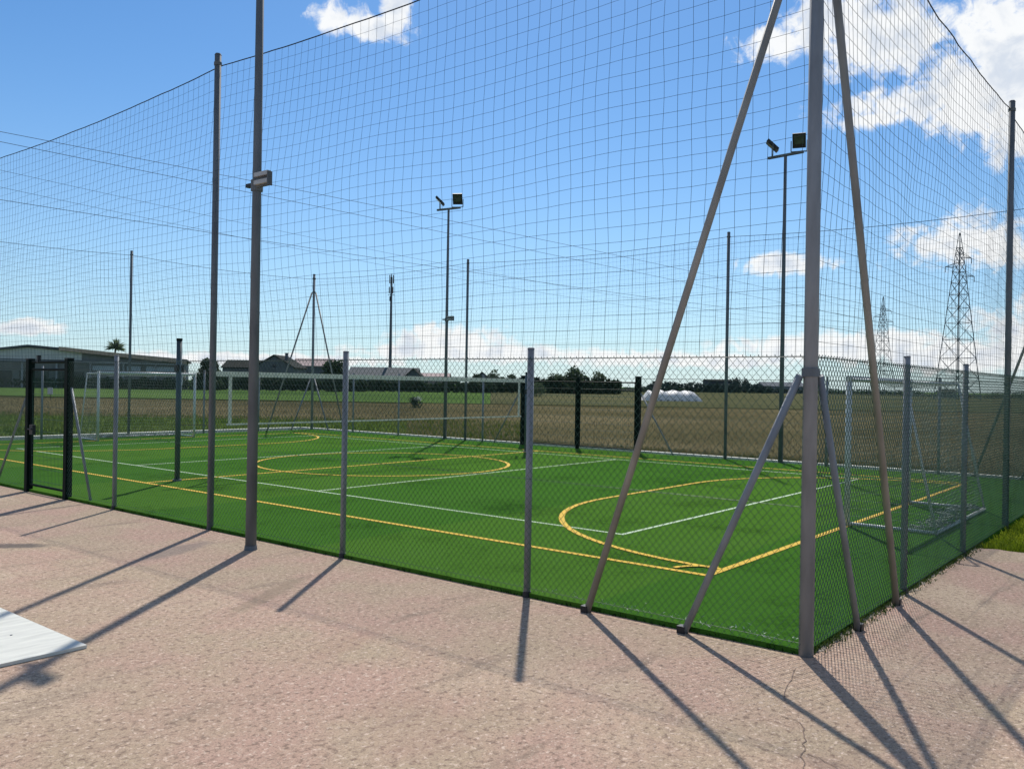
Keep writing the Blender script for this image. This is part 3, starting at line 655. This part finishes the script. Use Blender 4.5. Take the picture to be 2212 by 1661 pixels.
blades('fence_grass', np.array([(15.42 + abs(rs_.normal(0, .35)), rs_.uniform(-4, 16), -.06) for _ in range(9000)]), .06, .28, .009, mat('pale_tufts', (.07, .085, .02), .9, 0, 0, .8, col2=(.22, .19, .10), trans=.3), 'pale grass tufts at the foot of the far fence', 5)
blades('lawn_grass', np.array([(5.75 + 7 * rs_.rand() ** 1.3, -.04 - 3.2 * rs_.rand(), -.03) for _ in range(26000)]), .03, .085, .005, LUSH, 'bright green grass beside the pavement at the right edge', 6, .9)
def edge_tufts():
    out = []
    for _ in range(60):
        c = rs_.uniform(.2, 5.9); k = rs_.randint(8, 40); out += [(c + rs_.normal(0, .10), -.02 + rs_.normal(0, .035), .0) for _ in range(k)]
    for _ in range(3000): out.append((rs_.uniform(.05, 6), rs_.normal(.0, .02), .01))
    return np.array(out)
blades('edge_grass', edge_tufts(), .012, .045, .004, mat('edge_tuft', (.03, .065, .01), .9, 0, 0, 1.2, col2=(.09, .13, .025), trans=.3), 'ragged low tufts along the foot of the right-hand fence', 7, .9)
blades('edge_grass', np.array([(rs_.normal(.02, .02), rs_.uniform(0, 12), .0) for _ in range(7000)]), .015, .045, .004, mat('shaded_turf_fringe', (.008, .022, .008), .9, 0, 0, 2, col2=(.022, .05, .016), trans=.15, spec=.02), 'short green fringe along the foot of the near fence', 8, .9)  # fringe colour darkened to hold the shade at the turf's near edge
def speck_spots():  # small pale specks, thickest near the corner
    out = []
    for _ in range(130): y = abs(rs_.normal(0, 1.3)); out.append((.05 + abs(rs_.normal(0, .10)), y + .05, ZT + .01))
    return np.array(out)
blades('turf_specks', speck_spots(), .008, .018, .005, mat('pale_speck', (.5, .52, .46), .9, 0, .1, 3), 'pale specks lying on the turf by the near corner', 9, 2.5)

# ================================================================== BACKGROUND
LEAFD = mat('dark_foliage', (.02, .038, .022), .85, 0, 0, .5, col2=(.06, .09, .045), trans=.35)
LEAFM = mat('mid_foliage', (.045, .075, .04), .85, 0, 0, .4, col2=(.11, .15, .08), trans=.4)  # leaf colour lightened to give the far trees their haze
LEAFB = mat('far_blue_foliage', (.035, .055, .05), .9, 0, 0, .1, col2=(.065, .09, .075))
BARK = mat('bark', (.05, .04, .03), .95, 0, .25, 6)
def crown_mesh(name, parent, lobes, n, size, m, seed):
    rs = np.random.RandomState(seed); out = []
    vol = np.array([l[3] * l[4] * l[5] for l in lobes]); k = (n * vol / vol.sum()).astype(int) + 8
    for (x, y, z, a, b, c), kk in zip(lobes, k):
        v = rs.normal(size=(kk, 3)); v /= np.linalg.norm(v, axis=1, keepdims=True); rr = rs.uniform(.35, 1.08, (kk, 1)) ** .6
        out.append(np.array([x, y, z]) + v * rr * np.array([a, b, c]))
    C = np.concatenate(out); nn = len(C); a = rs.normal(size=(nn, 3)); a /= np.linalg.norm(a, axis=1, keepdims=True); b = np.cross(a, rs.normal(size=(nn, 3))); b /= np.linalg.norm(b, axis=1, keepdims=True)
    s = size * rs.uniform(.5, 1.3, (nn, 1)); V = np.stack([C - a * s, C + b * s * .7, C + a * s, C - b * s * .6], 1).reshape(-1, 3)
    return mesh_obj(name, V, np.arange(4 * nn).reshape(nn, 4), m, parent)
def tree(x, d, h, wid, label, m=LEAFD, seed=0, name='tree', n=1500, zb=.12, group='trees on the far side of the fields', size=None):
    t = empty(name, gnd(x, d, -.1), label=label, cat='tree' if name != 'bush' else 'bush', group=group); rs = random.Random(seed)
    tr = MB().tube((0, 0, -.2), (rs.uniform(-.1, .1), 0, h * .45), h * .035, h * .022, n=7)
    for _ in range(4): a = rs.uniform(0, 6.3); tr.tube((0, 0, h * .35), (math.cos(a) * wid * .3, math.sin(a) * wid * .3, h * .7), h * .018, h * .008, n=5)
    tr.build('trunk', BARK, t)
    lob = []
    for _ in range(11):
        a = rs.uniform(0, 6.3); q = rs.uniform(0, .33) * wid; zz = h * rs.uniform(zb + .22, .80); r = wid * rs.uniform(.2, .34); lob.append((math.cos(a) * q, math.sin(a) * q, zz, r, r, min(h - zz, r * 1.05)))
    lob.append((0, 0, h * .55, wid * .38, wid * .38, h * .4))
    crown_mesh('crown', t, lob, n, size or h * .05, m, seed); return t
def hedge(pts, h, w, label, m, seed, n):
    a = Vector(pts[0]); b = Vector(pts[1]); t = empty('hedge', a, label=label, cat='hedge'); L = (b - a); k = max(3, int(L.length / 2.2)); rs = random.Random(seed); lob = []
    for i in range(k + 1): p = L * (i / k); hh = h * rs.uniform(.75, 1.1); lob.append((p.x, p.y, hh * .48, 1.5, w, hh * .52))
    crown_mesh('foliage', t, lob, n, h * .12, m, seed)
    st = MB()
    for i in range(0, k + 1, 2): p = L * (i / k); st.tube((p.x, p.y, -.2), (p.x, p.y, h * .6), .09, n=5)
    st.build('stem', BARK, t); return t

# local frame for buildings that face the pitch
FACE = math.atan2(RGT.y, RGT.x)
def house(name, x0, x1, d, zt, label, wallm, roofm, ridge, depth=9.0, gable=False, turn=0.0, over=.35):
    """front runs from print x0 to x1 at distance d, eaves at zt, ridge height above eaves"""
    p = gnd((x0 + x1) / 2, d, -.1); t = empty(name, p, FACE + turn, label=label, cat='building', group='low buildings beyond the fields'); w = (x1 - x0) / FPX * d
    if gable: poly = [(-w / 2, 0, 0), (w / 2, 0, 0), (w / 2, 0, zt), (0, 0, zt + ridge), (-w / 2, 0, zt)]; MB().prism(poly, (0, depth, 0)).build('wall', wallm, t)
    else: poly = [(-w / 2, 0, 0), (-w / 2, 0, zt), (-w / 2, depth / 2, zt + ridge), (-w / 2, depth, zt), (-w / 2, depth, 0)]; MB().prism(poly, (w, 0, 0)).build('wall', wallm, t)
    if gable:
        for s in (-1, 1):
            sl = ridge / (w / 2); e = w / 2 + over
            MB().prism([(0, -over, zt + ridge + .04), (s * e, -over, zt - sl * over + .04), (s * e, -over, zt - sl * over + .26), (0, -over, zt + ridge + .26)], (0, depth + 2 * over, 0)).build('roof_slope', roofm, t)
    else:
        for a, b in ((-over, depth / 2), (depth + over, depth / 2)):
            za = zt - ridge / (depth / 2) * over + .04; zr = zt + ridge + .04
            MB().prism([(-w / 2 - over, a, za), (-w / 2 - over, b, zr), (-w / 2 - over, b, zr + .2), (-w / 2 - over, a, za + .2)], (w + 2 * over, 0, 0)).build('roof_slope', roofm, t)
    return t, w
def windows(t, spots, m, y=-.03, name='window'):
    for (x, z, w, h) in spots:
        o = MB().box((x, y, z), (w, .08, h)).build(name, m, t); MB().box((0 + x, y - .05, z - h / 2 - .05), (w + .2, .10, .08)).build('sill', GREYW, o)
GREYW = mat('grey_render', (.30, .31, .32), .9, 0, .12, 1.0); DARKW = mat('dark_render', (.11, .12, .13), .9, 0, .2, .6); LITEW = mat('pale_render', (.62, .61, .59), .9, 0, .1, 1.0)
ROOFB = mat('brown_roof', (.46, .33, .25), .9, 0, .2, 2.0); ROOFD = mat('dark_roof', (.035, .038, .034), .95, 0, .25, 2.0, spec=.05); ROOFP = mat('pink_tile_roof', (.42, .32, .29), .9, 0, .15, 2.0); ROOFG = mat('grey_sheet_roof', (.11, .12, .125), .8, 0, .15, 1.0, spec=.1)
GLASSD = mat('dark_window', (.02, .024, .03), .2, 0, .3, 1.0); PALEP = mat('translucent_panel', (.36, .40, .43), .5, 0, .1, 1.0)

# the long shed on the left: broad low front, peak left of its middle
def shed():
    d = 160.0; k = d / FPX; pk = gnd(60, d, -.1)
    t = empty('long_shed', pk, FACE + .33, label='long low shed with a brown fascia behind the fields at left', cat='building', group='low buildings beyond the fields')
    xl, xr = -260 * k, 27.0; zl, zp, zr = 4.2, 7.55, 5.55
    MB().prism([(xl, 0, 0), (xr, 0, 0), (xr, 0, zr), (0, 0, zp), (xl, 0, zl)], (0, 30, 0)).build('wall', mat('shed_wall', (.18, .18, .17), .9, 0, .15, .6), t)
    MB().prism([(-.0, -.8, zp + .05), (xr + .6, -.8, zr - .0), (xr + .6, -.8, zr + .35), (0, -.8, zp + .4)], (0, 31.6, 0)).build('roof_slope', ROOFG, t)
    MB().prism([(0, -.8, zp + .05), (0, -.8, zp + .4), (xl - .6, -.8, zl + .3), (xl - .6, -.8, zl - .05)], (0, 31.6, 0)).build('roof_slope', ROOFG, t)
    MB().prism([(5.2, -.95, zp - .55), (xr + .5, -.95, zr - .55), (xr + .5, -.95, zr + .15), (5.2, -.95, zp + .18)], (0, .12, 0)).build('fascia', ROOFB, t)
    MB().prism([(-20, -.95, 4.95), (xr, -.95, 4.75), (xr, -.95, 4.95), (-20, -.95, 5.2)], (0, .12, 0)).build('eaves_beam', GREYW, t)
    MB().prism([(-19, -.10, 5.3), (9.0, -.10, 5.3), (9.0, -.10, 6.75), (0, -.10, zp - .1), (-9, -.10, 6.4), (-19, -.10, 5.35)], (0, .09, 0)).build('gable_cladding', mat('grey_cladding', (.58, .56, .52), .8, 0, .08, .8), t)
    for i in range(9): MB().box((-18 + i * 5.7, -.25, 2.4), (.35, .4, 4.8)).build('column', GREYW, t)
    for x0, x1 in ((10.8, 15.6), (16.8, 19.2), (20.2, 26.2)): MB().box(((x0 + x1) / 2, -.06, 3.85), (x1 - x0, .1, .95)).build('panel', PALEP, t)
    for x0, x1 in ((-20, -14.6), (-13.2, -8.6), (-7, -2.6), (-1.4, 3.4), (5, 9.4)): MB().box(((x0 + x1) / 2, -.06, 1.55), (x1 - x0, .1, 3.1)).build('doorway', GLASSD, t)
shed()
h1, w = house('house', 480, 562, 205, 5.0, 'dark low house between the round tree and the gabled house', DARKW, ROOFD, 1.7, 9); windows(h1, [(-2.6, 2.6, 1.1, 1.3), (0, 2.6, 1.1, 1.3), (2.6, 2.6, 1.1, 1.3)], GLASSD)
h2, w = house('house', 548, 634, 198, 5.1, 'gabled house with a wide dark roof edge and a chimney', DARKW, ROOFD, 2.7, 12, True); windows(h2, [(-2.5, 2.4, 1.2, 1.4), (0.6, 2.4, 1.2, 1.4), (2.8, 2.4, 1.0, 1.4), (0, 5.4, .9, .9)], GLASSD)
ch = MB().box((2.1, 3, 7.6), (.6, .6, 1.8)); ch.box((2.1, 3, 8.5), (.75, .75, .1)); ch.build('chimney', DARKW, h2)
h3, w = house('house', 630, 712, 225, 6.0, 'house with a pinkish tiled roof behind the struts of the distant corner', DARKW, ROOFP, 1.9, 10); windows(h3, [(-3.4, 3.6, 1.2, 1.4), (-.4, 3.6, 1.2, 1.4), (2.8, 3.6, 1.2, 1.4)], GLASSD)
h4, w = house('house', 752, 898, 215, 3.6, 'long low building with a pale roof and a strip of white windows', DARKW, ROOFG, 2.1, 10); windows(h4, [(-6.3 + i * 2.1, 2.9, 1.7, .55) for i in range(7)], LITEW)
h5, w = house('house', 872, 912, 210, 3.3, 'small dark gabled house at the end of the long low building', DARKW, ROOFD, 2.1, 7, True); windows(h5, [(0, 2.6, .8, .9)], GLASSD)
h6, w = house('house', 905, 968, 235, 3.5, 'low pinkish building right of the small gabled house', mat('pink_render', (.30, .24, .22), .9, 0, .1, 1), ROOFP, 1.2, 9); windows(h6, [(-2, 2.0, 1, 1.2), (1, 2.0, 1, 1.2)], GLASSD)
h7, w = house('house', 1028, 1054, 240, 3.9, 'tiny dark hut with a pointed roof above the hedge', DARKW, ROOFD, 1.4, 5, True)
h8, w = house('house', 1530, 1582, 420, 5.6, 'dark square barn on the horizon right of the white mound', mat('dark_barn', (.05, .055, .065), .9, 0, .2, .4), ROOFD, .6, 12)
h9, w = house('house', 1650, 1740, 460, 3.6, 'long pale blue-grey farm building on the horizon left of the corner pole', mat('blue_grey_render', (.16, .19, .22), .9, 0, .1, .3), mat('blue_grey_roof', (.10, .115, .135), .9, 0, .1, .3), 2.2, 14); windows(h9, [(-7 + i * 3.5, 2.0, 1.4, 1.4) for i in range(5)], GLASSD)
h10, w = house('house', 2036, 2066, 300, 1.9, 'small dark shed near the foot of the larger pylon', DARKW, ROOFD, .9, 4)

tree(453, 172, 6.5, 5.2, 'round dark tree right of the long shed', seed=31, n=2600, zb=0)
tree(722, 178, 6.6, 5.6, 'broad dark tree right of the distant braced corner pole', seed=32, n=2600, zb=0)
tree(1240, 215, 7.4, 4.6, 'tallest tree of the row seen over the double gate', LEAFM, 34, n=1000)
tree(1292, 222, 6.0, 4.4, 'bushy tree at the right end of the row over the double gate', LEAFM, 35, n=1000, zb=0)
tree(1205, 225, 5.2, 5.4, 'low wide tree at the left of the row over the double gate', LEAFM, 36, n=1100, zb=0)
tree(1066, 245, 6.6, 4.2, 'thin pale tree above the hedge left of the near fence post', LEAFM, 37, n=500)
tree(1592, 420, 8.2, 6.5, 'dark tree on the horizon right of the square barn', LEAFB, 38, n=900)
tree(1610, 430, 7.6, 5.0, 'narrow dark tree on the horizon beside the pale farm building', LEAFB, 39, n=700)
tree(1160, 150, 2.6, 4.6, 'light green bush in the field left of the double gate post', LEAFM, 40, 'bush', n=900, zb=0)
tree(2205, 260, 2.8, 8.0, 'low dark bush on the horizon at the right edge', LEAFD, 41, 'bush', n=900, zb=0)
tree(2150, 280, 2.6, 9.0, 'low dark bush on the horizon left of the right-hand tall pole', LEAFD, 42, 'bush', n=900, zb=0)
# palm behind the shed
pt = empty('palm_tree', gnd(246, 205, -.1), label='spiky palm tree rising behind the long shed roof', cat='tree')
MB().tube((0, 0, 0), (.2, 0, 9.0), .3, .2, n=8).build('trunk', BARK, pt)
rs = random.Random(4); fr = MB()
for i in range(130):
    a = rs.uniform(0, 6.28); e_ = rs.uniform(-.35, 1.45); L = rs.uniform(1.5, 2.9); p = Vector((.2, 0, 9.2)); prev = p; dv = Vector((math.cos(a) * math.cos(e_), math.sin(a) * math.cos(e_), math.sin(e_)))
    sd_ = Vector((-math.sin(a), math.cos(a), 0))
    q = p + dv * L * .6 + Vector((0, 0, .1)); r_ = p + dv * L + Vector((0, 0, -.25))
    fr.add([p - sd_ * .08, p + sd_ * .08, q + sd_ * .13, r_, q - sd_ * .13], [(0, 1, 2, 3, 4)])
fr.build('crown', mat('palm_leaf', (.09, .13, .07), .7, 0, 0, .6, col2=(.20, .25, .15), trans=.4), pt)
hedge((gnd(-80, 158, -.1), gnd(470, 168, -.1)), 2.2, 1.2, 'dark hedge in front of the long shed', LEAFD, 51, 7000)
hedge((gnd(430, 176, -.1), gnd(780, 184, -.1)), 3.0, 1.3, 'dark hedge below the gabled houses', LEAFD, 52, 6000)
hedge((gnd(740, 190, -.1), gnd(1060, 206, -.1)), 2.9, 1.3, 'dark hedge below the long low building', LEAFD, 53, 6000)
hedge((gnd(1030, 212, -.1), gnd(1330, 226, -.1)), 4.2, 1.6, 'tall dark hedge behind the double gate', LEAFD, 54, 6000)
hedge((gnd(1300, 330, -.1), gnd(1420, 345, -.1)), 2.2, 1.6, 'low hedge on the horizon left of the white mound', LEAFB, 58, 2500)
hedge((gnd(1405, 400, -.1), gnd(1660, 405, -.1)), 4.6, 2, 'dark tree belt on the horizon behind the white mound', LEAFB, 55, 5000)
hedge((gnd(1640, 440, -.1), gnd(1990, 430, -.1)), 3.0, 2, 'thin dark hedge on the horizon behind the corner pole', LEAFB, 56, 5000)
hedge((gnd(1960, 330, -.1), gnd(2420, 300, -.1)), 1.5, 2, 'low dark hedge line on the horizon at right', LEAFB, 57, 5000)
tree(898, 68, .95, 1.0, 'small dark bush with white blossom standing in the brown strip', LEAFD, 60, 'bush', n=500, zb=0, size=.07)
bl = [o for o in COL.objects if o.get('label', '').startswith('small dark bush')][0]
crown_mesh('blossom', bl, [(.15, -.1, .75, .34, .3, .2)], 120, .05, mat('white_blossom', (.7, .72, .68), .9, 0, .05, 3), 61)
# white covered mound
wm = empty('covered_mound', gnd(1447, 128, -.1), FACE + .12, label='low white plastic-covered mound lying in the field', cat='mound')
V = []; F = []; nx, ny = 32, 9
for i in range(nx):
    for j in range(ny):
        u = i / (nx - 1); a = math.pi * j / (ny - 1); x = -4.05 + 8.1 * u; e_ = min(1, math.sin(math.pi * min(max(u, .02), .98)) * 3.2) ** .5
        V.append((x + .25 * math.cos(a) * (1 if u > .5 else -1), -math.cos(a) * 2.6 * (.7 + .3 * e_), 1.5 * e_ * math.sin(a) ** .9 * (1 + .07 * math.sin(x * 3.1) + .05 * math.sin(x * 7 + a * 3))))
for i in range(nx - 1):
    for j in range(ny - 1): a = i * ny + j; F.append((a, a + 1, a + ny + 1, a + ny))
mesh_obj('cover', V, F, mat('white_plastic_sheet', (.82, .82, .80), .5, 0, .05, .8, trans=.35), wm, True)
for i in range(7): MB().tube((-3.2 + i * 1.05, -2.5, .2), (-3.2 + i * 1.05 + .2, -2.62, .05), .14, .18, n=7).build('weight', GREYW, wm)
# marker sign in the field
sg = empty('field_marker', gnd(109, 72, -.1), FACE, label='small pale marker board on a stake in the field at far left', cat='marker')
MB().box((0, 0, .45), (.05, .05, 1.0)).build('stake', BARK, sg); MB().box((0, -.035, .85), (.42, .03, .55)).build('board', LITEW, sg)

# ---- mobile phone mast
cm = empty('antenna_mast', gnd(842, 225, -.1), FACE, label='slim dark antenna mast rising behind the long low building', cat='mast')
zt = (827 - 592) / FPX * 225 + 1.98
MB().tube((0, 0, 0), (0, 0, zt - .8), .46, .26, n=10).build('shaft', STEELD, cm, True)
for i, (z, n_) in enumerate(((zt - 1.3, 3), (zt - 4.2, 3), (zt - 6.4, 2))):
    for k in range(n_):
        a = 2.09 * k + .6 + i * .9; MB().box((math.cos(a) * .55, math.sin(a) * .55, z), (.22, .34, 2.2 - .5 * i)).build('antenna', BLACKP, cm)
MB().tube((-.9, 0, zt - 5.4), (.8, 0, zt - 5.4), .07, n=5).build('platform', STEELD, cm); MB().tube((0, 0, zt - 1), (0, 0, zt + .2), .05, n=5).build('lightning_rod', STEELD, cm)

# ---- lattice pylons
PYM = mat('pylon_steel', (.12, .135, .15), .7, .1, .15, .5)
def pylon(x, d, h, rot, label):
    t = empty('power_pylon', gnd(x, d, -.1), FACE + rot, label=label, cat='pylon', group='lattice power pylons'); wb = .085 * h
    def hw(z): q = z / h; return wb * (1 - q) ** 1.0 * (1 if q < .62 else 1) + .22 if q < .9 else max(.06, (wb * .1 + .22) * (1 - (q - .9) / .1))
    for sx in (-1, 1):
        for sy in (-1, 1):
            b = MB()
            zs = [h * i / 12 for i in range(13)]
            for a, c in zip(zs[:-1], zs[1:]): b.tube((sx * hw(a), sy * hw(a), a), (sx * hw(c), sy * hw(c), c), .17 * (1 - .4 * a / h), n=4, cap=False)
            b.build('leg', PYM, t)
    br = MB(); zs = [0, .13, .25, .36, .46, .55, .63, .70, .765, .82, .87, .91]
    for a, c in zip(zs[:-1], zs[1:]):
        a *= h; c *= h
        for f in range(4):
            def P_(z, s):
                w_ = hw(z); return ((s * w_, -w_, z), (w_, s * w_, z), (-s * w_, w_, z), (-w_, -s * w_, z))[f]
            br.tube(P_(a, -1), P_(c, 1), .07, n=3, cap=False); br.tube(P_(a, 1), P_(c, -1), .07, n=3, cap=False); br.tube(P_(c, -1), P_(c, 1), .07, n=3, cap=False)
    br.build('bracing', PYM, t)
    tips = []
    for z, s, L in ((.855, 1, 3.6), (.79, -1, 3.9), (.745, 1, 4.3)):
        z *= h; b = MB(); w_ = hw(z)
        for sy in (-1, 1): b.tube((s * w_, sy * w_, z), (s * (w_ + L), 0, z), .07, n=4); b.tube((s * w_ * .8, sy * w_ * .8, z + 1.3), (s * (w_ + L), 0, z), .055, n=4)
        b.build('crossarm', PYM, t); MB().tube((s * (w_ + L), 0, z), (s * (w_ + L), 0, z - 1.5), .09, n=6).build('insulator', GREYW, t); tips.append((s * (w_ + L), z - 1.5))
    return t, tips
pylon(2068, 235, (849.5 - 505) / FPX * 235 + 2.0, .35, 'larger lattice pylon standing before the cloud at right')
p2, tips = pylon(1905, 410, (845 - 640) / FPX * 410 + 2.0, .2, 'smaller distant lattice pylon left of the larger one')
# ---- overhead cables: from beyond the left edge to the distant pylon
def cable(pts, label, r, dL=150.0, dR=410.0):
    xa, xb = -420.0, 1900.0
    A = []
    # fit height at both ends and sag so the cable hangs through the sighted points
    def X(t): pa, pb = gnd(xa, dL), gnd(xb, dR); return pa + (pb - pa) * t
    rows = []; rhs = []
    for (x, y) in pts:
        lo, hi = 0.0, 1.0
        for _ in range(40):
            mid = (lo + hi) / 2; v = X(mid) - CAM; sx_ = v.dot(RGT) / v.dot(FWD) * FPX
            if sx_ < unroll(x, y)[0]: lo = mid
            else: hi = mid
        t = (lo + hi) / 2; dep = (X(t) - CAM).dot(FWD); z = CAM.z - unroll(x, y)[1] / FPX * dep
        rows.append((1 - t, t, -4 * t * (1 - t))); rhs.append(z)
    sol = np.linalg.lstsq(np.array(rows + [(0, .3, 0)]), np.array(rhs + [.3 * (845 - 705) / FPX * dR]), rcond=None)[0]
    T = np.linspace(0, 1, 60); P = np.array([tuple(X(t)) for t in T]); P[:, 2] = sol[0] * (1 - T) + sol[1] * T - sol[2] * 4 * T * (1 - T)
    v, f = cords(P[None], r, 4); tag(mesh_obj('power_cable', v, f, ROPE), label, 'cable', 'overhead power cables')
cable([(0, 271), (271, 333), (453, 374), (651, 420), (784, 448), (951, 481), (1118, 512), (1284, 541), (1470, 565)], 'topmost overhead power cable crossing the sky from the left edge', .05)
cable([(0, 297), (271, 361), (534, 418), (660, 441), (784, 475), (951, 506), (1118, 539), (1368, 575)], 'second overhead power cable just below the topmost one', .05)
cable([(0, 428), (146, 452), (260, 471), (453, 501), (576, 525), (722, 550), (826, 564), (951, 579), (1076, 600), (1243, 616), (1368, 633)], 'lowest overhead power cable crossing the sky', .05)
cable([(0, 368), (143, 400), (260, 425), (400, 455), (520, 482)], 'faint overhead power cable third from the top', .03)
cable([(0, 405), (120, 428), (260, 462), (400, 490), (520, 512)], 'faint overhead power cable just above the lowest one', .03)
